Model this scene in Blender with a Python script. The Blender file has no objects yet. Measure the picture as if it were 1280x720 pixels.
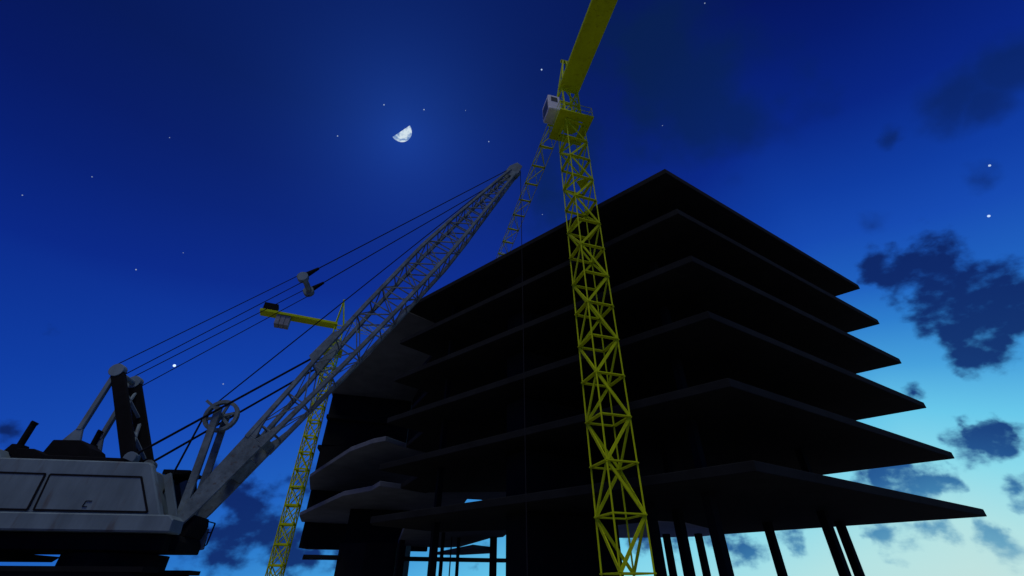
import bpy, bmesh, math, random
from mathutils import Vector, Matrix
random.seed(7)
sc = bpy.context.scene
col = sc.collection
R = math.radians
GZ = -1.1                      # ground level; the camera stands 1.1 m above it, at z = 0

# ------------------------------------------------------------------ materials
def lin(c):
    out = []
    for v in c:
        v /= 255.0
        out.append(v / 12.92 if v <= .04045 else ((v + .055) / 1.055) ** 2.4)
    return tuple(out)

def mat(name, rgb, rough=.7, metal=0.0, var=.25, scale=3.0, streak=False, bump=.15, rust=None):
    m = bpy.data.materials.new(name); m.use_nodes = True
    nt = m.node_tree; nt.nodes.clear(); N = nt.nodes.new; L = nt.links.new
    out = N('ShaderNodeOutputMaterial'); b = N('ShaderNodeBsdfPrincipled')
    L(b.outputs[0], out.inputs[0])
    b.inputs['Specular IOR Level'].default_value = .12
    b.inputs['Roughness'].default_value = rough; b.inputs['Metallic'].default_value = metal
    tc = N('ShaderNodeTexCoord'); mp = N('ShaderNodeMapping'); L(tc.outputs['Object'], mp.inputs[0])
    mp.inputs['Scale'].default_value = (1, 1, .22) if streak else (1, 1, 1)
    n1 = N('ShaderNodeTexNoise'); n1.inputs['Scale'].default_value = scale; n1.inputs['Detail'].default_value = 7
    n1.inputs['Roughness'].default_value = .62
    L(mp.outputs[0], n1.inputs[0])
    n2 = N('ShaderNodeTexNoise'); n2.inputs['Scale'].default_value = scale * .22; n2.inputs['Detail'].default_value = 3
    L(tc.outputs['Object'], n2.inputs[0])
    r1 = N('ShaderNodeMapRange'); r1.inputs[1].default_value = .3; r1.inputs[2].default_value = .7
    r1.inputs[3].default_value = 1 - var; r1.inputs[4].default_value = 1 + var * .6
    L(n1.outputs['Fac'], r1.inputs[0])
    r2 = N('ShaderNodeMapRange'); r2.inputs[1].default_value = .35; r2.inputs[2].default_value = .65
    r2.inputs[3].default_value = 1 - var * .7; r2.inputs[4].default_value = 1 + var * .4
    L(n2.outputs['Fac'], r2.inputs[0])
    mu = N('ShaderNodeMath'); mu.operation = 'MULTIPLY'; L(r1.outputs[0], mu.inputs[0]); L(r2.outputs[0], mu.inputs[1])
    vm = N('ShaderNodeVectorMath'); vm.operation = 'SCALE'; vm.inputs[0].default_value = rgb
    L(mu.outputs[0], vm.inputs['Scale'])
    src = vm.outputs[0]
    if rust:
        n3 = N('ShaderNodeTexNoise'); n3.inputs['Scale'].default_value = scale * 1.7; n3.inputs['Detail'].default_value = 8
        L(mp.outputs[0], n3.inputs[0])
        r3 = N('ShaderNodeMapRange'); r3.inputs[1].default_value = .58; r3.inputs[2].default_value = .72
        r3.inputs[3].default_value = 0; r3.inputs[4].default_value = .7
        L(n3.outputs['Fac'], r3.inputs[0])
        mx = N('ShaderNodeMixRGB'); L(r3.outputs[0], mx.inputs[0]); L(src, mx.inputs[1])
        mx.inputs[2].default_value = rust + (1,)
        src = mx.outputs[0]
    L(src, b.inputs['Base Color'])
    bp = N('ShaderNodeBump'); bp.inputs['Strength'].default_value = bump; bp.inputs['Distance'].default_value = .03
    L(n1.outputs['Fac'], bp.inputs['Height']); L(bp.outputs[0], b.inputs['Normal'])
    return m

def emis(name, rgb, strength, noise=False):
    m = bpy.data.materials.new(name); m.use_nodes = True
    nt = m.node_tree; nt.nodes.clear(); N = nt.nodes.new; L = nt.links.new
    out = N('ShaderNodeOutputMaterial'); e = N('ShaderNodeEmission'); L(e.outputs[0], out.inputs[0])
    e.inputs[0].default_value = rgb + (1,); e.inputs[1].default_value = strength
    if noise:
        tc = N('ShaderNodeTexCoord'); n = N('ShaderNodeTexNoise'); n.inputs['Scale'].default_value = .032
        n.inputs['Detail'].default_value = 5; L(tc.outputs['Object'], n.inputs[0])
        cr = N('ShaderNodeValToRGB'); L(n.outputs['Fac'], cr.inputs[0])
        cr.color_ramp.elements[0].position = .4; cr.color_ramp.elements[0].color = (.16, .28, .55, 1)
        cr.color_ramp.elements[1].position = .6; cr.color_ramp.elements[1].color = (.68, .80, .88, 1)
        L(cr.outputs[0], e.inputs[0])
    return m

YEL = mat('yellow_crane_paint', (.50, .60, .004), .75, 0, .12, 2.5, bump=.04, rust=(.30, .30, .01))
GREY = mat('weathered_pale_paint', (.170, .232, .255), .85, 0, .24, 1.8, True, .25, rust=(.10, .085, .075))
STEEL = mat('weathered_boom_steel', (.150, .200, .215), .85, 0, .35, 4, False, .25, rust=(.09, .06, .045))
DARK = mat('black_grimy_steel', (.007, .007, .008), .95, 0, .3, 3)
SEAM = mat('black_door_seam', (.008, .008, .01), .9, 0, .1, 3)
ROPE = mat('oiled_wire_rope', (.012, .012, .014), .9, 0, .2, 8)
CONC = mat('dark_slab_concrete', (.0105, .0115, .012), .95, 0, .35, .8, False, .3)  # near-black base colour of the stacked main slabs
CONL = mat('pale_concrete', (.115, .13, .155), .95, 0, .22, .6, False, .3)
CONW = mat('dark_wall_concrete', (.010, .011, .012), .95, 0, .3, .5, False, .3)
GLOW_SOFFIT = mat('glow_toned_soffit', (.8, .74, .80), .9, 0, .12, .8)  # horizon glow on the rear slab's underside, put into a pale base colour
WHITE = mat('pale_cab_paint', (.62, .63, .66), .75, 0, .2, 3)
GLASS = mat('dark_cab_glass', (.06, .07, .08), .3, 0, .05, 3, bump=0)
BLOCK = mat('grey_ballast_concrete', (.24, .25, .25), .95, 0, .25, 2)
SOIL = mat('site_gravel', (.30, .28, .26), .95, 0, .35, .35, False, .6)

# ------------------------------------------------------------------ mesh builder
class MB:
    def __init__(s): s.v = []; s.f = []
    def add(s, vs, fs):
        b = len(s.v); s.v += [tuple(p) for p in vs]; s.f += [tuple(i + b for i in f) for f in fs]
    def hexa(s, bot, top):
        n = len(bot)
        fs = [tuple(range(n))[::-1], tuple(range(n, 2 * n))]
        for i in range(n):
            j = (i + 1) % n; fs.append((i, j, n + j, n + i))
        s.add(list(bot) + list(top), fs); return s
    def box(s, c, size, ax=None):
        c = Vector(c); ax = ax or (Vector((1, 0, 0)), Vector((0, 1, 0)), Vector((0, 0, 1)))
        a, b, d = [Vector(ax[i]) * size[i] * .5 for i in range(3)]
        return s.hexa([c - a - b - d, c + a - b - d, c + a + b - d, c - a + b - d],
                      [c - a - b + d, c + a - b + d, c + a + b + d, c - a + b + d])
    def beam(s, p, q, w, h=None, up=(0, 0, 1), w2=None, h2=None):
        p, q = Vector(p), Vector(q); h = h or w; w2 = w2 or w; h2 = h2 or h
        d = (q - p).normalized(); up = Vector(up)
        if abs(d.dot(up)) > .97: up = Vector((0, 1, 0)) if abs(d.y) < .9 else Vector((1, 0, 0))
        x = d.cross(up).normalized(); y = x.cross(d).normalized()
        def ring(o, W, H): return [o - x * W / 2 - y * H / 2, o + x * W / 2 - y * H / 2, o + x * W / 2 + y * H / 2, o - x * W / 2 + y * H / 2]
        return s.hexa(ring(p, w, h), ring(q, w2, h2))
    def cyl(s, p, q, r, n=10, r2=None):
        p, q = Vector(p), Vector(q); r2 = r if r2 is None else r2
        d = (q - p).normalized(); up = Vector((0, 0, 1)) if abs(d.z) < .9 else Vector((1, 0, 0))
        x = d.cross(up).normalized(); y = x.cross(d)
        a = [(math.cos(6.2832 * k / n), math.sin(6.2832 * k / n)) for k in range(n)]
        return s.hexa([p + x * c * r + y * t * r for c, t in a], [q + x * c * r2 + y * t * r2 for c, t in a])
    def prism(s, poly, z0, z1):
        return s.hexa([(x, y, z0) for x, y in poly], [(x, y, z1) for x, y in poly])
    def sweep(s, pts, r, n=6):
        for a, b in zip(pts, pts[1:]): s.cyl(a, b, r, n)
        return s
    def build(s, name, m, parent=None, bevel=0, smooth=False):
        me = bpy.data.meshes.new(name)
        off = wloc(parent) if parent else Vector((0, 0, 0))
        own = off
        if parent is None and s.v:
            xs = [p[0] for p in s.v]; ys = [p[1] for p in s.v]; zs = [p[2] for p in s.v]
            own = Vector(((min(xs) + max(xs)) / 2, (min(ys) + max(ys)) / 2, min(zs)))
        me.from_pydata([(p[0] - own.x, p[1] - own.y, p[2] - own.z) for p in s.v], [], s.f)
        bm = bmesh.new(); bm.from_mesh(me)
        big = [f for f in bm.faces if len(f.verts) > 4]
        if big: bmesh.ops.triangulate(bm, faces=big)
        bmesh.ops.recalc_face_normals(bm, faces=bm.faces[:]); bm.to_mesh(me); bm.free()
        me.materials.append(m)
        if smooth: me.polygons.foreach_set('use_smooth', [True] * len(me.polygons))
        o = bpy.data.objects.new(name, me); col.objects.link(o)
        if parent: o.parent = parent
        else: o.location = own
        if bevel:
            b = o.modifiers.new('edge', 'BEVEL'); b.width = bevel; b.segments = 1; b.limit_method = 'ANGLE'; b.angle_limit = R(50)
        return o

def wloc(o):
    v = Vector((0, 0, 0))
    while o: v += o.location; o = o.parent
    return v
def thing(name, label, cat, loc, group=None):
    o = bpy.data.objects.new(name, None); col.objects.link(o); o.location = loc
    o.empty_display_size = .5; o['label'] = label; o['category'] = cat
    if group: o['group'] = group
    return o
def tag(o, label, cat, group=None):
    o['label'] = label; o['category'] = cat
    if group: o['group'] = group
    return o

# ------------------------------------------------------------------ ground
g = MB(); n = 24; S = 2500.0
for i in range(n):
    for j in range(n):
        x0, y0 = -S + 2 * S * i / n, -S + 2 * S * j / n; d = 2 * S / n
        g.add([(x0, y0, GZ), (x0 + d, y0, GZ), (x0 + d, y0 + d, GZ), (x0, y0 + d, GZ)], [(0, 1, 2, 3)])
go = g.build('ground', SOIL); go['kind'] = 'structure'; go['label'] = 'pale gravel ground of the building site'
bm = bmesh.new(); bm.from_mesh(go.data); bmesh.ops.remove_doubles(bm, verts=bm.verts, dist=.01); bm.to_mesh(go.data); bm.free()

# ------------------------------------------------------------------ the unfinished building
H = [4.5 + 3.69 * k for k in range(6)]          # tops of the six floor slabs
T = .45
bld = thing('unfinished_building', 'dark unfinished concrete building of stacked overhanging floor slabs on columns', 'building', (8, 34, GZ))
A, RC, BK, LC = (10.12, 19.08), (31.65, 32.42), (18.45, 43.7), (-10.45, 36.1)
MAIN0 = [A, RC, BK, (15.8, 39.4), (12.5, 35.5), (10.2, 34.6), (8.1, 36.9), (0, 40), (-6.1, 41.7), (-10.6, 37.2), LC]
MAIN = [A, RC, BK, (14.5, 46.5), (8.1, 49.5), (-0.3, 45.0), (-8.05, 45.5), (-8.3, 45.9), (-10.3, 43.5), (-7.8, 38.7), LC]
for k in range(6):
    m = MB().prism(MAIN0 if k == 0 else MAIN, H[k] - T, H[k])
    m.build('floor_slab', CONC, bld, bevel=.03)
# pale wing slabs
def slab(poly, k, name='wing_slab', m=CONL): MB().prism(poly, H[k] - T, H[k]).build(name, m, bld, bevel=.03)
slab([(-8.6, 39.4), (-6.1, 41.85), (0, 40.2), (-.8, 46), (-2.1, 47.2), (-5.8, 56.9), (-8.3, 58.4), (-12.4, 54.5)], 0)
slab([(8.2, 37.0), (10.25, 34.75), (12.4, 35.6), (15.7, 39.5), (18.3, 43.75), (17.3, 45.5), (14.1, 46.4), (10.5, 46.8), (7.0, 46.9)], 0, 'rear_slab', GLOW_SOFFIT)
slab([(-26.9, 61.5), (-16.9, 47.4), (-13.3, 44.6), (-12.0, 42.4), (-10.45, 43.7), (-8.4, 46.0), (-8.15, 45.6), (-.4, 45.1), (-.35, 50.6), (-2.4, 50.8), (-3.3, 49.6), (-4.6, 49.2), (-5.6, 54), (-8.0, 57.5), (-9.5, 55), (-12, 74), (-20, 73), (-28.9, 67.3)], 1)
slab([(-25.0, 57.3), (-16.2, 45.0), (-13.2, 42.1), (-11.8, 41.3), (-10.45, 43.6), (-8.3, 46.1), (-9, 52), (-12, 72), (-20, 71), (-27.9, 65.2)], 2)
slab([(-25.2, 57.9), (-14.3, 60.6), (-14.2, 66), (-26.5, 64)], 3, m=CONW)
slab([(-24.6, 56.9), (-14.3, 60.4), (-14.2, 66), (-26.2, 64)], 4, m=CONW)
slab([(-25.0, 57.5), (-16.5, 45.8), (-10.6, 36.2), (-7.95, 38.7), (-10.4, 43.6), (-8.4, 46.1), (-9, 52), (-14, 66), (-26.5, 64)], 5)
# walls of the left wing
def wall(a, b, z0, z1, t=.3, name='wall', m=CONW):
    MB().beam((a[0], a[1], (z0 + z1) / 2), (b[0], b[1], (z0 + z1) / 2), t, z1 - z0).build(name, m, bld)
def block(poly, z0, z1, name='wall', m=CONW): MB().prism(poly, z0, z1).build(name, m, bld, bevel=.02)
block([(-28.3, 66.9), (-26.6, 68.3), (-20.5, 70.6), (-12.2, 73), (-12.5, 73.8), (-28.2, 69.6)], 4.65, H[1] - T - .004, 'clad_box')
block([(-27.7, 65.0), (-21.7, 67.3), (-12.2, 70.5), (-12.4, 71.2), (-27.5, 67)], H[1] + .004, H[2] - T - .004)
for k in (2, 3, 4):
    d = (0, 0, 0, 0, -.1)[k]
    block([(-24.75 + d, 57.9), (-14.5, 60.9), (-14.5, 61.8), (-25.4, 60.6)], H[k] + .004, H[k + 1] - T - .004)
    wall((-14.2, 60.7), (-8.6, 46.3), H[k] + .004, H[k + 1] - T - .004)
# cores
block([(-17.9, 52.3), (-16.6, 51.9), (-14.8, 51.2), (-11.8, 51.7), (-12.2, 55), (-17.2, 56)], GZ + .01, H[0] - T - .004, 'stair_core')
block([(-18.6, 55.6), (-12, 57), (-12.4, 62), (-18.6, 61)], GZ + .01, H[1] - T - .008, 'stair_core')
for k in range(6):
    z0 = GZ + .01 if k == 0 else H[k - 1] + .004
    block([(.93, 30), (7.3, 33.9), (5.9, 35.5), (-.4, 31.6)], z0, H[k] - T - .004, 'lift_core')
# low landing slab and ramp seen through the columns
MB().prism([(-20.9, 51.0), (-.4, 57.6), (-.8, 59.5), (-22, 53.6)], 2.66, 2.98).build('landing_slab', CONW, bld, bevel=.02)
MB().prism([(-7.7, 52.4), (-3.4, 43.8), (-1.7, 46.6), (-2.0, 50.2), (-5.2, 52.6)], 3.02, 3.3).build('landing_slab', CONL, bld, bevel=.02)
# columns
COLS = [(9.9, 24.0, .6), (18.45, 35.5, .6), (19.2, 30.0, .6), (23.3, 34.9, .6), (16.1, 43.0, .6), (10.1, 29.6, .6), (13.45, 43.4, .6), (7.65, 26.8, .6),
        (-10.75, 48.9, .6), (-5.5, 35.5, .58), (-5.8, 42, .3), (-4.95, 46.5, .3), (-1.7, 46.0, .62), (-5.5, 45.6, .12), (25.6, 30.6, .5), (0.2, 36, .5)]
ux, uy = Vector((.85, .526, 0)).normalized(), Vector((-.526, .85, 0)).normalized()
for i, (x, y, w) in enumerate(COLS):
    if i in (14, 15): continue
    m = MB(); z1 = H[0] - T - .004
    m.box((x, y, (GZ + z1) / 2), (w * .8, w * .8, z1 - GZ), (ux, uy, Vector((0, 0, 1))))
    m.box((x, y, GZ + .12), (w * 1.2, w * 1.2, .22), (ux, uy, Vector((0, 0, 1))))
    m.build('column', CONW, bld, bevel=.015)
for k in range(1, 6):
    for i in (0, 1, 2, 5, 6, 9):
        x, y, w = COLS[i]
        m = MB(); z0 = H[k - 1] + .004; z1 = H[k] - T - .004
        m.box((x, y, (z0 + z1) / 2), (w * .7, w * .7, z1 - z0), (ux, uy, Vector((0, 0, 1))))
        m.build('column', CONW, bld)

# ------------------------------------------------------------------ tower cranes
def tower_crane(label, x, y, sc_, mast_rot, jib_az, jib_len, cj_len, z_base_levels, far, step, plates):
    """sc_ = size; heights are measured from the camera level (z=0)."""
    t = thing('tower_crane', label, 'tower crane', (x, y, GZ), 'yellow tower cranes at the site')
    c = Vector((x, y, 0)); hd = 1.0 * sc_
    cor = [c + Vector((math.cos(R(mast_rot + 90 * k)) * hd, math.sin(R(mast_rot + 90 * k)) * hd, 0)) for k in range(4)]
    zp = 27.9 * sc_; zj = 32.0 * sc_; ztip = 36.6 * sc_
    Z = Vector((0, 0, 1))
    b = MB().box((x, y, GZ + .3), (4.6, 4.6, .6)); b.build('footing', BLOCK, t, bevel=.05)
    legs = MB()
    for p in cor: legs.beam(p + Z * (GZ + .6), p + Z * zp, (.11 if far else .062) * sc_, (.11 if far else .062) * sc_, up=(p - c).normalized())
    legs.build('mast_legs', YEL, t)
    br = MB(); z = z_base_levels; lv = []
    while z < zp + .05: lv.append(z); z += step
    for i, z in enumerate(lv):
        for k in range(4):
            a, q = cor[k], cor[(k + 1) % 4]
            br.beam(a + Z * z, q + Z * z, (.12 if far else .19) * sc_, (.20 if far else .05) * sc_)
            if i + 1 < len(lv):
                z2 = lv[i + 1]
                odd = (i + k) % 2
                s0, s1 = (a, q) if odd else (q, a)
                br.beam(s0 + Z * z, s1 + Z * z2, .13 * sc_, .05 * sc_, up=((a + q) / 2 - c).normalized())
                if far: br.beam(s1 + Z * z, s0 + Z * z2, .11 * sc_, .05 * sc_, up=((a + q) / 2 - c).normalized())
    br.build('mast_lattice', YEL, t)
    '''
    ld = MB(); lp = c + (cor[1] - c) * .45; e = (cor[0] - cor[2]).normalized() * .16 * sc_
    ld.beam(lp - e + Z * (GZ + .6), lp - e + Z * zp, .025); ld.beam(lp + e + Z * (GZ + .6), lp + e + Z * zp, .025)
    zz = GZ + .9
    while zz < zp: ld.beam(lp - e + Z * zz, lp + e + Z * zz, .018); zz += .45
    '''
    for pz in plates:
        q = [c + (p - c) * .96 for p in cor]
        MB().prism([(v.x, v.y) for v in (q[0], q[1], c + (q[2] - c) * .1)], pz, pz + .06).build('rest_platform', YEL, t)
    dj = Vector((math.cos(R(jib_az)), math.sin(R(jib_az)), 0)); sj = Vector((dj.y, -dj.x, 0)); AX = (dj, sj, Z)
    # slewing platform: a square plate with the mast in its middle
    pw = 2.55 * sc_; iw = 1.35 * sc_
    pm = MB()
    for sgn in (-1, 1):
        pm.box(c + dj * sgn * (pw + iw) / 4 + Z * zp, ((pw - iw) / 2, pw, .12), AX)
        pm.box(c + sj * sgn * (pw + iw) / 4 + Z * zp, (iw, (pw - iw) / 2, .12), AX)
    pm.build('slewing_platform', YEL, t)
    rl = MB()
    for sx in (-1, 1):
        for sy in (-1, 1):
            rl.beam(c + dj * sx * pw * .48 + sj * sy * pw * .48 + Z * zp, c + dj * sx * pw * .48 + sj * sy * pw * .48 + Z * (zp + 1.1), .035)
    for hgt in (.55, 1.1):
        for sgn in (-1, 1):
            rl.beam(c + dj * sgn * pw * .48 - sj * pw * .48 + Z * (zp + hgt), c + dj * sgn * pw * .48 + sj * pw * .48 + Z * (zp + hgt), .03)
            rl.beam(c + sj * sgn * pw * .48 - dj * pw * .48 + Z * (zp + hgt), c + sj * sgn * pw * .48 + dj * pw * .48 + Z * (zp + hgt), .03)
    rl.build('handrail', YEL, t)
    # turntable + tower top
    MB().cyl((x, y, zp + .07), (x, y, zp + .5), .62 * sc_, 20).build('slewing_ring', YEL, t)
    tt = MB(); w = .62 * sc_
    base = [c + dj * a * w + sj * b_ * w for a, b_ in ((1, 1), (1, -1), (-1, -1), (-1, 1))]
    for k in range(4):
        tt.beam(base[k] + Z * (zp + .5), base[k] + Z * (zj + .1), .12 * sc_)
        tt.beam(base[k] + Z * (zp + 1.9 * sc_), base[(k + 1) % 4] + Z * (zp + 1.9 * sc_), .1 * sc_)
        tt.beam(base[k] + Z * (zp + .5), base[(k + 1) % 4] + Z * (zp + 1.9 * sc_), .08 * sc_)
        tt.beam(base[(k + 1) % 4] + Z * (zp + 1.9 * sc_), base[k] + Z * zj, .08 * sc_)
        tt.beam(base[k] + Z * (zj), base[(k + 1) % 4] + Z * (zj), .12 * sc_)
    tt.build('slewing_tower', YEL, t)
    tipp = c + Z * ztip - dj * .3 * sc_
    pk = MB()
    for sy in (-1, 1):
        pk.beam(c + sj * sy * w + dj * w + Z * zj, tipp + sj * sy * .12, .10 * sc_, .26 * sc_)
        pk.beam(c + sj * sy * w - dj * w + Z * zj, tipp + sj * sy * .12, .10 * sc_, .26 * sc_)
    for q in (.3, .6):
        for sx in (-1, 1):
            m0 = c + Z * zj + dj * sx * w
            a_ = m0 - sj * w; b_ = m0 + sj * w
            pk.beam(a_.lerp(tipp, q), b_.lerp(tipp, q), .07 * sc_)
    pk.cyl(tipp - sj * .3, tipp + sj * .3, .14 * sc_, 10)
    pk.build('tower_peak', YEL, t)
    # cab on the left side, seen from the front
    cb = c - sj * 1.35 * sc_ + dj * .15 * sc_ + Z * (zp + 1.9 * sc_)
    cab = MB().box(cb, (1.35 * sc_, .95 * sc_, 1.75 * sc_), AX).build('cab', WHITE, t, bevel=.06)
    MB().box(cb - dj * .69 * sc_ + Z * .35 * sc_, (.03, .5 * sc_, .5 * sc_), AX).build('window', GLASS, cab)
    MB().box(cb - sj * .49 * sc_ - Z * .1, (1.0 * sc_, .03, 1.1 * sc_), AX).build('window', GLASS, cab)
    MB().box(cb + dj * .69 * sc_, (.03, .78 * sc_, 1.2 * sc_), AX).build('window', GLASS, cab)
    MB().beam(cb + sj * .45 * sc_ + Z * .5, c + sj * -.6 * sc_ + Z * (zp + 2.4 * sc_), .1).build('cab_bracket', YEL, t)
    MB().beam(cb + sj * .45 * sc_ - Z * .7, c + sj * -.6 * sc_ + Z * (zp + 1.2 * sc_), .1).build('cab_bracket', YEL, t)
    # counter jib: solid deck
    cl = cj_len * sc_; cw = 1.62 * sc_
    cj = MB().box(c - dj * (cl / 2 + .3) + Z * (zj + .2), (cl, cw, .38 * sc_), AX)
    cj.build('counter_jib', YEL, t, bevel=.02)
    MB().box(c - dj * (cl - .8 * sc_) + Z * (zj + 1.0 * sc_), (1.8 * sc_, 1.3 * sc_, 1.15 * sc_), AX).build('winch_house', DARK, t, bevel=.05)
    cwm = MB()
    for i in range(3): cwm.box(c - dj * (cl + (-3.4 + .62 * i) * sc_) + Z * (zj - .75 * sc_), (.58 * sc_, 1.3 * sc_, 1.5 * sc_), AX)
    cwm.build('counterweight', BLOCK, t, bevel=.03)
    # working jib: triangular lattice
    jb = MB(); st = 2.2 * sc_; nb = int(jib_len / st); hw = .62 * sc_; hh = 1.25 * sc_
    P0 = c + dj * .6 * sc_ + Z * zj
    for sy in (-1, 1): jb.beam(P0 + sj * sy * hw, P0 + sj * sy * hw + dj * st * nb, .05 * sc_)
    jb.beam(P0 + Z * hh, P0 + Z * hh + dj * st * (nb - .5), .05 * sc_)
    for i in range(nb + 1):
        q = P0 + dj * st * i
        jb.beam(q - sj * hw, q + sj * hw, .20 * sc_, .06 * sc_)
        if i < nb:
            top = q + dj * st * .5 + Z * hh
            for sy in (-1, 1):
                jb.beam(q + sj * sy * hw, top, .045 * sc_); jb.beam(q + dj * st + sj * sy * hw, top, .045 * sc_)
            jb.beam(q + sj * hw * (1 if i % 2 else -1), q + dj * st + sj * hw * (-1 if i % 2 else 1), .06 * sc_)
    jb.build('jib', YEL, t)
    tr = MB(); q = P0 + dj * jib_len * .62
    tr.box(q - Z * .2, (1.2, 1.3, .2), AX).build('trolley', YEL, t)
    return t
tower_crane('large yellow tower crane with its mast in front of the dark building and jib overhead', 4.32, 19.45, 1.0, -26.5, 105.2, 46, 15.5, .52, 0, 1.93, (22.1,))
tower_crane('small distant yellow tower crane left of the building, half hidden by the grey crane boom', -22.8, 50.0, .89, 55, 22.7, 40, 10.3, .25, 1, 1.75, (9.1,))

# ------------------------------------------------------------------ crawler crane
O = Vector((-11.5, 17.0, 0)); CU = Vector((.988, .152, 0)).normalized(); CN = Vector((-CU.y, CU.x, 0)); CZ = Vector((0, 0, 1))
CAX = (CU, CN, CZ)
def P(s, z, o=0.0): return O + CU * s + CN * o + CZ * z
cc = thing('crawler_crane', 'big grey lattice boom crawler crane with weathered machine house, cut by the left edge', 'crawler crane', P(-4, GZ))
def side_prism(mb, pts, o0, o1):      # polygon in the (s, z) plane pulled from offset o0 to o1
    mb.hexa([P(s, z, o0) for s, z in pts], [P(s, z, o1) for s, z in pts]); return mb
# tracks
for o in (-1.8, 1.15):
    s0 = -.4
    tk = side_prism(MB(), [(-10.6, -.2), (-10.0, .35), (-9.4, .5), (.1, .5), (.42, .35), (.6, -.25), (.4, -.85), (0, GZ + .02), (-9.6, GZ + .02), (-10.3, -.75)], o + s0, o + s0 + .8)
    tko = tk.build('crawler_track', DARK, cc, bevel=.03)
    gr = MB()
    for i in range(31): gr.box(P(-9.4 + i * .31, .53, o), (.24, .84, .06), CAX)
    gr.build('track_shoes', DARK, tko)
    fr = side_prism(MB(), [(-6.4, .44), (-6.4, .57), (.55, .57), (.55, .44)], o - .45, o + .44)
    fr.build('track_guard', DARK, tko)
MB().box(P(-3.9, -.05, -.3), (4.6, 2.2, 1.1), CAX).build('car_body', DARK, cc, bevel=.05)
MB().cyl(P(-1.6, .5, .2), P(-1.6, .965, .2), 1.45, 32).build('slewing_ring', DARK, cc)
# upper deck
dk = MB()
side_prism(dk, [(-9.5, .97), (-9.5, 1.475), (.50, 1.475), (.60, 1.30), (.60, 1.02)], -.9, .8)
side_prism(dk, [(-9.5, .99), (-9.5, 1.47), (.35, 1.47), (.40, 1.02)], -1.35, -.905)
dk.build('deck_frame', DARK, cc, bevel=.02)
side_prism(MB(), [(-9.6, .80), (-9.6, .96), (-4.0, .96), (-4.2, .80)], -1.35, 1.35).build('counterweight_tray', DARK, cc, bevel=.02)
# machine house
hs = side_prism(MB(), [(-9.6, 1.95), (-9.6, 3.53), (-.90, 3.53), (-.80, 3.45), (.10, 1.95)], -1.6, -1.3)
side_prism(hs, [(-9.59, 1.95), (-9.59, 3.525), (-1.35, 3.525), (-1.25, 3.45), (-.45, 1.95)], -1.302, 1.3)
house = hs.build('machine_house', GREY, cc, bevel=.05)
side_prism(MB(), [(-9.7, 1.48), (-9.7, 1.97), (.42, 1.97), (.57, 1.85), (.60, 1.48)], -1.72, -.95).build('lower_sill', GREY, cc, bevel=.04)
side_prism(MB(), [(-9.69, 1.485), (-9.69, 1.945), (.1, 1.945), (.2, 1.485)], -.948, 1.3).build('floor_frame', DARK, cc)
def frame(pts, o, w, m, name, parent):
    f = MB()
    for a, b in zip(pts, pts[1:] + pts[:1]): f.beam(P(a[0], a[1], o), P(b[0], b[1], o), w, .02, up=CN)
    return f.build(name, m, parent)
for pts in ([(-3.60, 3.06), (-.93, 3.06), (-.30, 2.04), (-3.50, 2.04)], [(-6.9, 3.08), (-3.74, 3.07), (-3.68, 2.04), (-6.9, 2.04)], [(-9.4, 3.09), (-7.1, 3.08), (-7.1, 2.04), (-9.4, 2.04)]):
    dpan = side_prism(MB(), pts, -1.625, -1.603).build('service_door', GREY, house)
    frame(pts, -1.626, .055, SEAM, 'door_seam', dpan)
    cx = sum(p[0] for p in pts) / 4 - .1; hz = 2.22
    h = MB(); h.beam(P(cx, hz + .10, -1.64), P(cx + .17, hz + .10, -1.64), .018); h.beam(P(cx, hz + .10, -1.64), P(cx - .03, hz - .06, -1.64), .018); h.beam(P(cx - .03, hz - .06, -1.64), P(cx + .10, hz - .06, -1.64), .018)
    h.build('handle', SEAM, dpan)
rs = MB(); side_prism(rs, [(-9.6, 3.535), (-9.6, 3.83), (-5.62, 3.83), (-5.38, 3.535)], -1.5, -.2)
rs.build('roof_hood', GREY, cc, bevel=.03)
side_prism(MB(), [(-5.3, 3.535), (-5.25, 3.9), (-4.75, 3.9), (-4.3, 3.72), (-1.9, 3.70), (-1.9, 3.535)], -1.3, 1.3).build('roof_deck', DARK, cc, bevel=.02)
side_prism(MB(), [(-4.75, 3.72), (-4.62, 4.30), (-3.75, 4.32), (-3.3, 4.05), (-3.1, 3.72)], -.95, -.1).build('hoist_cover', DARK, cc, bevel=.03)
def exhaust(s, z, o, h, r):
    e = MB(); side_prism(e, [(s - .3, z - .35), (s - .12, z), (s + .16, z), (s + .3, z - .35)], o - .18, o + .18)
    e.cyl(P(s, z - .05, o), P(s, z + h, o), r, 10); e.cyl(P(s, z + h - .02, o), P(s + .03, z + h + .05, o), r * 1.15, 10)
    e.build('exhaust_pipe', DARK, cc)
exhaust(-5.53, 4.08, -.9, .75, .10)
exhaust(-4.3, 4.5, .5, .5, .09)
# gantry (A-frame) behind the boom
TOPG = (-4.05, 7.05)
for o in (-.6, .6):
    q = MB().beam(P(-4.0, 6.95, o), P(-2.12, 3.75, o), .20, .42, up=CN)
    q = MB().beam(P(-4.0, 6.95, o), P(-2.12, 3.75, o), .42, .20, up=CN)
    q.build('gantry_leg', DARK, cc, bevel=.02)
    st_ = MB().beam(P(-4.08, 6.9, o), P(-4.22, 4.75, o), .16, .16, up=CN, w2=.17)
    side_prism(st_, [(-4.31, 4.8), (-4.13, 4.8), (-3.95, 4.25), (-3.95, 3.7), (-4.65, 3.7), (-4.65, 4.2)], o - .06, o + .06)
    st_.build('gantry_stay', GREY, cc, bevel=.015)
    MB().cyl(P(-4.05, 7.05, o - .13), P(-4.05, 7.05, o + .13), .26, 20).build('gantry_sheave', GREY, cc, bevel=.02)
    MB().cyl(P(-2.1, 3.85, o - .15), P(-2.1, 3.85, o + .15), .2, 14).build('gantry_pin', GREY, cc)
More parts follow.
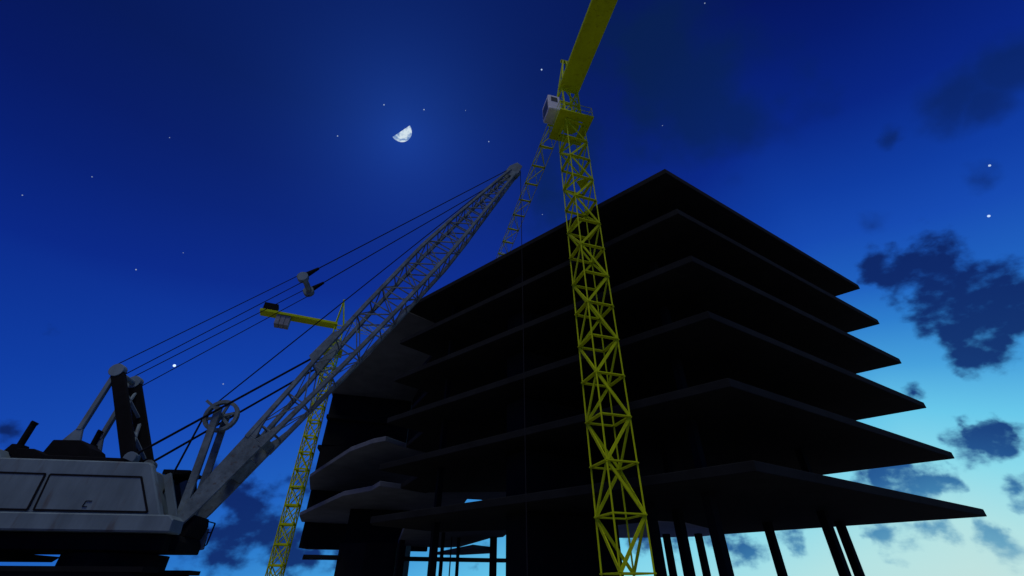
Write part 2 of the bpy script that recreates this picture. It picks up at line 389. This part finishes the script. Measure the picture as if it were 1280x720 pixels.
cb = MB(); cb.cyl(P(-4.05, 7.0, -.5), P(-4.05, 7.0, .5), .10, 10); cb.build('gantry_crosshead', GREY, cc)
xl = MB()
def gl(t, o): return P(-4.0 + 1.88 * t, 6.95 - 3.2 * t, o)
for a, b in ((.12, .42), (.42, .12), (.5, .9), (.9, .5)):
    xl.beam(gl(a, -.5), gl(b, .5), .10, .06, up=CN)
xl.build('gantry_lacing', GREY, cc)
# luffing ropes, equaliser, pendants
EQ = (1.5, 12.2)
rp = MB()
for o in (-.6, .6):
    for d in (-1, 1):
        rp.cyl(P(-4.05 - d * .68 * .30, 7.05 + d * .733 * .30, o), P(EQ[0] - d * .68 * .22, EQ[1] + d * .733 * .22, o), .018, 6)
rp.build('luffing_ropes', ROPE, cc)
eqm = MB()
for o in (-.6, .6):
    eqm.cyl(P(EQ[0], EQ[1], o - .13), P(EQ[0], EQ[1], o + .13), .25, 18)
eqm.cyl(P(EQ[0] + .05, EQ[1], -.5), P(EQ[0] + .05, EQ[1], .5), .13, 12)
eqm.build('equaliser', GREY, cc, bevel=.02)
for o in (-.6, .6):
    sk = MB(); sk.beam(P(EQ[0] + .0, EQ[1] + .05, o), P(EQ[0] + .58, EQ[1] + .62, o), .20, .26, up=CN, w2=.09, h2=.12)
    sk.build('rope_socket', DARK, cc, bevel=.02)
def bpt(t, h, o=0.0): return P(.2 + .4965 * t + .868 * h, 2.0 + .868 * t - .4965 * h, o)
pd = MB()
for o in (-.6, .6): pd.cyl(P(EQ[0] + .5, EQ[1] + .55, o), bpt(23.0, -.28, o * .45), .026, 6)
for o in (-.5, .5): pd.cyl(P(-2.1, 3.95, o * 1.15), bpt(6.9, -.62, o), .045, 8)
pd.build('pendant_ropes', ROPE, cc)
# boom
prof = [(0, .16), (1.0, .27), (3.0, .33), (5, .43), (7, .56), (10, .67), (14.5, .73), (17, .62), (20, .42), (23.0, .22)]
def hh_(t):
    for (a, x), (b, y) in zip(prof, prof[1:]):
        if t <= b: return x + (y - x) * (t - a) / (b - a)
    return prof[-1][1]
def ww(t): return .5 if t < 15 else .5 - .25 * (t - 15) / 8
def ho(t): return .02
def ch(t, a, b): return bpt(t, a * hh_(t), b * ww(t))
boom = MB()
ts = [3.0, 5, 7, 10, 14.5, 17, 20, 23.0]
for a in (-1, 1):
    for b in (-1, 1):
        for t0, t1 in zip(ts, ts[1:]): boom.beam(ch(t0, a, b), ch(t1, a, b), 0.16 if t1 < 18 else .13, .16, up=CN)
boom.build('boom_chords', STEEL, cc)
lac = MB()
t = 3.6; lv = []
while t < 8.0: lv.append(t); t += 1.45
while t < 22.6: lv.append(t); t += .92 if t < 16 else .78
r_ = .052
for i, t0 in enumerate(lv):
    for a in (-1, 1): lac.beam(ch(t0, a, -1), ch(t0, a, 1), r_)
    for b in (-1, 1): lac.beam(ch(t0, -1, b), ch(t0, 1, b), r_)
    if i + 1 < len(lv):
        t1 = lv[i + 1]; sg = 1 if i % 2 else -1
        for b in (-1, 1): lac.beam(ch(t0, sg, b), ch(t1, -sg, b), r_ if t0 > 8 else .04)
        for a in (-1, 1): lac.beam(ch(t0, a, sg), ch(t1, a, -sg), r_ if t0 > 8 else .035)
lac.build('boom_lacing', STEEL, cc)
# plated foot: two side plates with open slots, joined by cross plates
ft = MB()
for b in (-1, 1):
    o0, o1 = b * .5 - .06, b * .5 + .06
    lo = [(-.15, -.12), (-.22, .05), (-.1, .2), (.5, .27), (1.6, .33), (3.1, .40), (3.1, -.40), (1.6, -.35), (.5, -.24)]
    ft.hexa([bpt(x, y, o0) for x, y in lo], [bpt(x, y, o1) for x, y in lo])
    for a in (-1, 1):
        q = [(3.1, a * .40), (4.2, a * .47), (4.2, a * .33), (3.6, a * .20), (3.1, 0)]
        ft.hexa([bpt(x, y, o0) for x, y in q], [bpt(x, y, o1) for x, y in q])
for t0, t1 in ((1.7, 2.5), (3.0, 3.35)):
    for a in (-1, 1):
        ft.hexa([bpt(t0, a * .30 - .02, -.44), bpt(t1, a * .33 - .02, -.44), bpt(t1, a * .33 - .02, .44), bpt(t0, a * .30 - .02, .44)],
                [bpt(t0, a * .30 + .02, -.44), bpt(t1, a * .33 + .02, -.44), bpt(t1, a * .33 + .02, .44), bpt(t0, a * .30 + .02, .44)])
ft.build('boom_foot', STEEL, cc, bevel=.01)
pl = MB()
for b in (-1, 1):
    q = [(6.5, -.50), (6.7, -.86), (8.1, -.84), (8.45, -.58)]
    pl.hexa([bpt(x, y, b * .5 - .07) for x, y in q], [bpt(x, y, b * .5 + .07) for x, y in q])
    pl.hexa([bpt(x, y, b * .5 - .09) for x, y in ((6.6, .62), (7.4, .66), (7.4, .5), (6.6, .45))], [bpt(x, y, b * .5 + .09) for x, y in ((6.6, .62), (7.4, .66), (7.4, .5), (6.6, .45))])
pl.build('joint_plates', STEEL, cc, bevel=.01)
hd = MB()
q = [(22.6, -.36), (23.4, -.42), (24.0, -.2), (23.9, .25), (23.2, .36), (22.6, .28)]
for o in (-.26, .20): hd.hexa([bpt(x, y, o) for x, y in q], [bpt(x, y, o + .06) for x, y in q])
hd.build('boom_head', STEEL, cc, bevel=.01)
hsv = MB()
for o in (-.12, .02): hsv.cyl(bpt(23.35, .05, o), bpt(23.35, .05, o + .1), .36, 22)
hsv.cyl(bpt(23.1, -.2, -.3), bpt(23.1, -.2, .3), .07, 8)
hsv.build('head_sheaves', STEEL, cc)
# mast post with big guide wheel
for o in (-.42, .42):
    MB().beam(P(.12, 2.05, o), P(0, 5.9, o), .27, .12, up=CN, w2=.24).build('guide_post', STEEL, cc, bevel=.01)
wl = MB(); wc = (0, 5.67); nn = 28
for i in range(nn):
    a0, a1 = 6.2832 * i / nn, 6.2832 * (i + 1) / nn
    def rp_(a, r, o): return P(wc[0] + r * math.cos(a), wc[1] + r * math.sin(a), o)
    wl.hexa([rp_(a0, .50, -.09), rp_(a0, .63, -.09), rp_(a1, .63, -.09), rp_(a1, .50, -.09)], [rp_(a0, .50, .09), rp_(a0, .63, .09), rp_(a1, .63, .09), rp_(a1, .50, .09)])
for i in range(6):
    a0 = 6.2832 * i / 6 + .3; wl.beam(P(*wc, 0), P(wc[0] + .54 * math.cos(a0), wc[1] + .54 * math.sin(a0), 0), .10, .07, up=CN)
wl.cyl(P(*wc, -.45), P(*wc, .45), .10, 12)
wl.build('guide_wheel', STEEL, cc)
ar = MB(); ar.beam(P(-.60, 6.15, -.3), P(0, 5.75, -.3), .10, .08, up=CN); ar.build('guide_arm', STEEL, cc)
# ropes
hr = MB()
hr.cyl(P(-.95, 2.75, 0), P(-.60, 5.85, 0), .035, 8); hr.cyl(P(-.60, 5.85, 0), bpt(23.45, -.36, 0), .026, 8)
hr.build('hoist_rope', ROPE, cc)
tipx = bpt(23.35, .05, 0) + CU * .36
hk = MB(); hk.cyl(tipx, Vector((tipx.x, tipx.y, .4)), .022, 6); hk.build('hook_rope', ROPE, cc)
hb = MB(); B_ = Vector((tipx.x, tipx.y, -.1))
hb.box(B_ + CZ * .1, (.5, .22, .75), CAX); hb.cyl(B_ - CN * .16 + CZ * .15, B_ + CN * .16 + CZ * .15, .3, 16)
pr = None
for i in range(9):
    a = -1.4 + i * .62; q = B_ + CZ * (-.62) + CU * (.2 * math.sin(a)) - CZ * (.2 * math.cos(a)) * -1 * -1
    if pr is not None: hb.cyl(pr, q, .045, 6)
    pr = q
hb.cyl(B_ - CZ * .25, B_ - CZ * .45, .05, 8)
hb.build('hook_block', DARK, cc)
# front bracket, struts, cab, step rail
for o in (-.62, .62): MB().beam(P(-.72, 3.35, o), P(.12, 1.85, o), .24, .10, up=CN).build('front_strut', GREY, cc, bevel=.01)
cab = side_prism(MB(), [(-1.15, 1.95), (-1.62, 3.6), (-.62, 3.6), (-.1, 2.3), (-.1, 1.95)], 1.02, 1.3).build('operator_cab', DARK, cc, bevel=.03)
side_prism(MB(), [(-1.0, 2.5), (-1.2, 3.3), (-.75, 3.3), (-.42, 2.5)], .995, 1.01).build('window', GLASS, cab)
side_prism(MB(), [(-1.35, 3.53), (-1.35, 3.68), (-.45, 3.68), (-.45, 3.61), (-.7, 3.53)], .2, 1.35).build('cab_roof_beam', DARK, cc)
side_prism(MB(), [(-.3, 1.48), (-.2, 1.9), (.25, 1.98), (.55, 2.15), (.62, 1.9), (.52, 1.48)], -.45, .80).build('boom_bracket', DARK, cc, bevel=.02)
side_prism(MB(), [(.42, 1.15), (.30, 1.62), (.42, 1.86), (.62, 1.84), (.68, 1.2)], .81, .95).build('front_lug', STEEL, cc, bevel=.02)
rr = MB()
rr.beam(P(.45, 2.09, .85), P(.78, 2.02, .85), .04); rr.beam(P(.78, 2.02, .85), P(.74, 1.34, .85), .04)
rr.beam(P(.50, 1.72, .85), P(.77, 1.72, .85), .035); rr.beam(P(.55, 1.24, .85), P(.74, 1.34, .85), .035); rr.beam(P(.45, 2.09, .55), P(.45, 2.09, .85), .035)
rr.beam(P(.48, 2.09, .85), P(.50, 1.7, .85), .035)
rr.build('step_rail', DARK, cc)

# ------------------------------------------------------------------ moon and stars
MOON = emis('moon_surface', (.6, .72, .85), .95, True)
D = 3000.0
md = Vector((-.23333, .56162, .79382)).normalized(); lit = Vector((.50869, .76623, -.39258)).normalized()
rad = .0219 * D; side = md.cross(lit).normalized()
mm = MB(); nu, nv = 24, 14; vs = []; fs = []
for i in range(nv + 1):
    a = math.pi * (i / nv - .5)                 # from horn to horn
    for j in range(nu + 1):
        b = math.pi * (j / nu) - math.pi / 2     # across the lit half
        v = side * math.sin(a) + (lit * math.cos(b) - md * math.sin(b)) * math.cos(a)
        vs.append(md * D + v * rad)
for i in range(nv):
    for j in range(nu):
        k = i * (nu + 1) + j; fs.append((k, k + 1, k + nu + 2, k + nu + 1))
mm.add(vs, fs)
mo = mm.build('moon', MOON, smooth=True)
tag(mo, 'bright half moon high in the deep blue sky', 'moon')
STARS = [(-0.6077,0.7213,0.3324,2.6),(0.7269,0.4358,0.5308,1.7),(0.7347,0.4857,0.4736,2.0),(-0.3544,0.5475,0.7580,1.1),(-0.2621,0.5151,0.8161,1.2),(-0.1842,0.5324,0.8262,1.2),(-0.0506,0.5941,0.8028,1.1),(0.0608,0.4753,0.8777,1.6),(-0.6542,0.6017,0.4583,1.0),(-0.6837,0.4766,0.5527,0.6),(-0.7407,0.4588,0.4908,0.6),(0.3480,0.3493,0.8700,0.8),(0.3085,0.5405,0.7827,0.6),(-0.5446,0.7754,0.3197,1.0),(0.0688,0.7117,0.6991,0.7),(-0.0984,0.5404,0.8356,0.5),(-0.6023,0.6159,0.5078,0.5),(-0.5974,0.4717,0.6485,0.5),]
LAB = ['bright star seen between the luffing ropes of the grey crane', 'small star at the right edge, upper of the two bright ones', 'bright star at the right edge above the big dark cloud',
 'faint star left of the half moon', 'small star just above left of the half moon', 'small star just above right of the half moon', 'faint star right of the half moon', 'star left of the yellow jib root',
 'faint star high above the gantry at far left', 'very faint star in the left sky, upper left', 'very faint star close to the left edge', 'faint star at the top edge right of the yellow jib',
 'faint star right of the yellow mast above the roof corner', 'faint star right of the guide wheel, low in the left sky', 'faint star between the boom tip and the yellow mast', 'tiny faint star between the moon and the star right of it',
 'tiny faint star halfway between left edge and moon, lower', 'tiny faint star halfway between left edge and moon, upper']
for (x, y, z, s), lb in zip(STARS, LAB):
    d = Vector((x, y, z)).normalized() * 2800
    m = emis('star_light', (.55, .72, 1.0), .42 + .12 * s + .2 * max(s - 1, 0) * s)
    me = bpy.data.meshes.new('star'); bm = bmesh.new(); bmesh.ops.create_icosphere(bm, subdivisions=2, radius=.9 + 2.2 * s); bm.to_mesh(me); bm.free()
    me.materials.append(m)
    o = bpy.data.objects.new('star', me); col.objects.link(o); o.location = d
    tag(o, lb, 'star', 'stars in the dusk sky')

# ------------------------------------------------------------------ sky
w = bpy.data.worlds.new('World'); sc.world = w; w.use_nodes = True
nt = w.node_tree; nt.nodes.clear(); N = nt.nodes.new; L = nt.links.new
def math_(op, a, b=None, c=None, clamp=False):
    n = N('ShaderNodeMath'); n.operation = op; n.use_clamp = clamp
    for i, v in enumerate((a, b, c)):
        if v is None: continue
        if isinstance(v, (int, float)): n.inputs[i].default_value = v
        else: L(v, n.inputs[i])
    return n.outputs[0]
def vm(op, a, b):
    n = N('ShaderNodeVectorMath'); n.operation = op
    for i, v in enumerate((a, b)):
        if isinstance(v, tuple): n.inputs[i].default_value = v
        else: L(v, n.inputs[i])
    return n
tc = N('ShaderNodeTexCoord'); dirv = vm('NORMALIZE', tc.outputs['Generated'], (0, 0, 0)).outputs[0]
sp = N('ShaderNodeSeparateXYZ'); L(dirv, sp.inputs[0])
elev = math_('MULTIPLY', math_('ARCSINE', sp.outputs[2]), 57.2958)
hl = math_('SQRT', math_('ADD', math_('ADD', math_('MULTIPLY', sp.outputs[0], sp.outputs[0]), math_('MULTIPLY', sp.outputs[1], sp.outputs[1])), .0001))
gz = R(42)
ca = math_('DIVIDE', math_('ADD', math_('MULTIPLY', sp.outputs[0], math.sin(gz)), math_('MULTIPLY', sp.outputs[1], math.cos(gz))), hl)
gg = math_('MULTIPLY', math_('SQRT', math_('MAXIMUM', math_('SUBTRACT', 1.0, ca), 0)), 18.1)
lowf = math_('ADD', 1.0, math_('MULTIPLY', math_('MAXIMUM', math_('SUBTRACT', 1.0, math_('DIVIDE', elev, 25.0)), 0), .48))
q = math_('ADD', math_('MAXIMUM', elev, 0), math_('MULTIPLY', gg, lowf))
q = math_('DIVIDE', q, 70.0, clamp=True)
def ramp(stops):
    n = N('ShaderNodeValToRGB'); L(q, n.inputs[0]); cr = n.color_ramp
    cr.interpolation = 'B_SPLINE' if False else 'LINEAR'
    while len(cr.elements) < len(stops): cr.elements.new(.5)
    for e, (p_, c_) in zip(cr.elements, stops):
        e.position = p_ / 70.0; e.color = lin(c_) + (1,)
    return n.outputs[0]
sky = ramp([(0, (196, 226, 222)), (5, (178, 226, 228)), (10, (140, 218, 235)), (14.5, (105, 200, 234)), (19, (70, 160, 220)), (23.5, (45, 125, 205)), (27, (32, 98, 192)), (33, (22, 74, 178)), (38, (15, 60, 162)), (46, (9, 38, 132)), (54, (6, 27, 108)), (60, (5, 20, 92)), (68, (4, 16, 76))])
cld = ramp([(0, (150, 190, 200)), (4, (98, 160, 192)), (7, (60, 128, 176)), (10, (30, 84, 146)), (13, (19, 58, 124)), (20, (17, 46, 108)), (28, (14, 38, 100)), (38, (12, 34, 92)), (48, (9, 35, 88)), (60, (9, 34, 76))])
# glow round the moon
dg = vm('DISTANCE', dirv, (-.2285, .57005, .7892)).outputs['Value']
gl_ = math_('POWER', math_('SUBTRACT', 1.0, math_('DIVIDE', dg, .36), clamp=True), 2.2)
gl_ = math_('ADD', gl_, math_('MULTIPLY', math_('POWER', math_('SUBTRACT', 1.0, math_('DIVIDE', dg, .8), clamp=True), 1.3), .68))
gcol = N('ShaderNodeMixRGB'); gcol.blend_type = 'ADD'; L(math_('MULTIPLY', gl_, .6), gcol.inputs[0]); L(sky, gcol.inputs[1]); gcol.inputs[2].default_value = (.008, .040, .22, 1)
# clouds: broken dusk cumulus gathered in banks
nz = N('ShaderNodeTexNoise'); nz.inputs['Scale'].default_value = 9; nz.inputs['Detail'].default_value = 4; L(dirv, nz.inputs[0])
wv = vm('SCALE', vm('SUBTRACT', nz.outputs['Color'], (.5, .5, .5)).outputs[0], (0, 0, 0)); wv.inputs['Scale'].default_value = .045
nz2 = N('ShaderNodeTexNoise'); nz2.inputs['Scale'].default_value = 34; nz2.inputs['Detail'].default_value = 5; L(dirv, nz2.inputs[0])
wv2 = vm('SCALE', vm('SUBTRACT', nz2.outputs['Color'], (.5, .5, .5)).outputs[0], (0, 0, 0)); wv2.inputs['Scale'].default_value = .035
wd = vm('ADD', vm('ADD', dirv, wv.outputs[0]).outputs[0], wv2.outputs[0]).outputs[0]
BL = [(0.7264,0.5880,0.3558,0.0522,1.00),(0.7293,0.6123,0.3051,0.0371,1.00),(0.7179,0.5637,0.4084,0.0428,0.95),(0.6948,0.6084,0.3836,0.0359,0.90),(0.6771,0.5838,0.4481,0.0394,0.75),(0.6964,0.5402,0.4725,0.0335,0.60),(0.7523,0.5335,0.3866,0.0338,0.90),(0.6393,0.6057,0.4738,0.0322,0.70),(0.6505,0.6167,0.4434,0.0317,0.70),(0.7436,0.5720,0.3462,0.0364,1.00),(0.6841,0.5745,0.4494,0.0253,0.70),(0.7064,0.6827,0.1868,0.0304,1.00),(0.7280,0.6598,0.1863,0.0273,1.00),(0.7201,0.6635,0.2029,0.0201,0.80),(0.6125,0.7759,0.1511,0.0341,1.00),(0.6356,0.7587,0.1429,0.0329,1.00),(0.6582,0.7396,0.1405,0.0318,1.00),(0.6776,0.7208,0.1462,0.0167,0.60),(0.7281,0.6760,0.1136,0.0222,1.00),(0.6662,0.6929,0.2758,0.0161,0.90),(0.6108,0.7892,0.0634,0.0379,0.75),(0.5933,0.8016,0.0744,0.0219,0.50),(0.6544,0.7524,0.0752,0.0223,0.80),(0.6937,0.7161,0.0776,0.0191,0.80),(0.6970,0.7154,0.0496,0.0275,0.70),(0.4891,0.8685,0.0806,0.0317,0.90),(0.4930,0.8683,0.0543,0.0238,0.60),(0.4175,0.9062,0.0665,0.0380,0.85),(0.3661,0.9262,0.0899,0.0322,0.80),(0.2479,0.9649,0.0869,0.0311,0.80),(0.5422,0.8386,0.0524,0.0160,0.50),(0.3025,0.9504,0.0724,0.0327,0.80),(-0.4731,0.8733,0.1163,0.0441,1.00),(-0.4399,0.8939,0.0867,0.0440,1.00),(-0.3959,0.9169,0.0512,0.0387,0.75),(-0.4996,0.8625,0.0801,0.0270,0.80),(-0.5280,0.8476,0.0530,0.0397,0.70),(-0.4847,0.8736,0.0429,0.0313,0.70),(-0.5310,0.8296,0.1723,0.0232,0.80),(-0.4917,0.8576,0.1508,0.0289,0.80),(-0.4026,0.8998,0.1681,0.0368,0.70),(-0.5867,0.7949,0.1548,0.0240,0.50),(-0.3598,0.9312,0.0582,0.0397,0.60),(-0.3138,0.9476,0.0592,0.0217,0.60),(-0.1249,0.9902,0.0619,0.0201,0.60),(-0.0632,0.9953,0.0730,0.0205,0.60),(-0.0774,0.9962,0.0411,0.0142,0.50),(0.3133,0.4559,0.8331,0.1020,0.54),(0.3576,0.5034,0.7866,0.0741,0.54),(0.2686,0.4072,0.8730,0.0710,0.45),(0.4459,0.5003,0.7422,0.0564,0.40),(0.1400,0.6192,0.7727,0.0684,0.25),(0.0896,0.6750,0.7324,0.0531,0.30),(0.6867,0.3794,0.6201,0.0349,0.50),(0.7103,0.3748,0.5958,0.0257,0.45),(0.7192,0.3290,0.6119,0.0318,0.50),(0.6372,0.4533,0.6233,0.0151,0.45),(0.7261,0.4553,0.5153,0.0123,0.30),(0.6383,0.5607,0.5275,0.0148,0.25),(0.5038,0.4542,0.7348,0.0315,0.25),(-0.7456,0.6388,0.1896,0.0250,0.70),(-0.7255,0.5996,0.3378,0.0150,0.35),]
best = soft = None
for (x, y, z, r, s) in BL:
    d = vm('DISTANCE', wd, (x, y, z)).outputs['Value']
    if z > .49 and s < .55:
        v = math_('MULTIPLY_ADD', d, -s / (r * 1.7), s)
        soft = v if soft is None else math_('MAXIMUM', soft, v)
    else:
        k_ = 1.35 if z < .12 else 1.5
        v = math_('MULTIPLY_ADD', d, -s / (r * k_), s)
        v = math_('MAXIMUM', v, 0)
        best = v if best is None else math_('ADD', best, v)
n2 = N('ShaderNodeTexNoise'); n2.inputs['Scale'].default_value = 26; n2.inputs['Detail'].default_value = 6; n2.inputs['Roughness'].default_value = .52
mp = N('ShaderNodeMapping'); mp.inputs['Scale'].default_value = (1, 1, 1.5); L(dirv, mp.inputs[0]); L(mp.outputs[0], n2.inputs[0])
dens = math_('ADD', math_('MINIMUM', best, .85), math_('MULTIPLY', math_('MULTIPLY', math_('SUBTRACT', n2.outputs['Fac'], .5), 1.8), math_('MULTIPLY', best, 4, clamp=True)))
mr = N('ShaderNodeMapRange'); mr.interpolation_type = 'SMOOTHSTEP'; mr.inputs[1].default_value = .17; mr.inputs[2].default_value = .86; L(dens, mr.inputs[0])
n3 = N('ShaderNodeTexNoise'); n3.inputs['Scale'].default_value = 11; n3.inputs['Detail'].default_value = 3; n3.inputs['Roughness'].default_value = .45; L(dirv, n3.inputs[0])
ds = math_('ADD', soft, math_('MULTIPLY', math_('SUBTRACT', n3.outputs['Fac'], .5), .9))
ms = N('ShaderNodeMapRange'); ms.interpolation_type = 'SMOOTHSTEP'; ms.inputs[1].default_value = -.06; ms.inputs[2].default_value = .42; L(ds, ms.inputs[0])
fac = math_('MAXIMUM', math_('MULTIPLY', mr.outputs[0], .97), math_('MULTIPLY', ms.outputs[0], .68))
mx = N('ShaderNodeMixRGB'); L(fac, mx.inputs[0]); L(gcol.outputs[0], mx.inputs[1]); L(cld, mx.inputs[2])
bg = N('ShaderNodeBackground'); bg.inputs[1].default_value = 1.0; L(mx.outputs[0], bg.inputs[0])
wo = N('ShaderNodeOutputWorld'); L(bg.outputs[0], wo.inputs[0])

# ------------------------------------------------------------------ light and camera
su = bpy.data.lights.new('dusk_light', 'SUN'); su.energy = 1.0; su.angle = R(25); su.color = (1.0, 1.0, .97)
so = bpy.data.objects.new('dusk_light', su); col.objects.link(so)
ld = Vector((.15, .62, -1.45)).normalized()                   # direction the light travels
so.rotation_euler = ld.to_track_quat('-Z', 'Y').to_euler()
cam = bpy.data.cameras.new('camera'); co = bpy.data.objects.new('camera', cam); col.objects.link(co)
cam.sensor_width = 36; cam.lens = 542.9 / 1280 * 36; cam.clip_start = .1; cam.clip_end = 9000
co.rotation_euler = (math.pi / 2 + .6086, 0, 0); sc.camera = co
vs_ = sc.view_settings; vs_.view_transform = 'Standard'; vs_.look = 'None'; vs_.exposure = 0; vs_.gamma = 1; vs_.use_curve_mapping = False
sc.cycles.max_bounces = 6; sc.cycles.diffuse_bounces = 4; sc.cycles.use_denoising = True
w.cycles.sampling_method = 'AUTOMATIC'
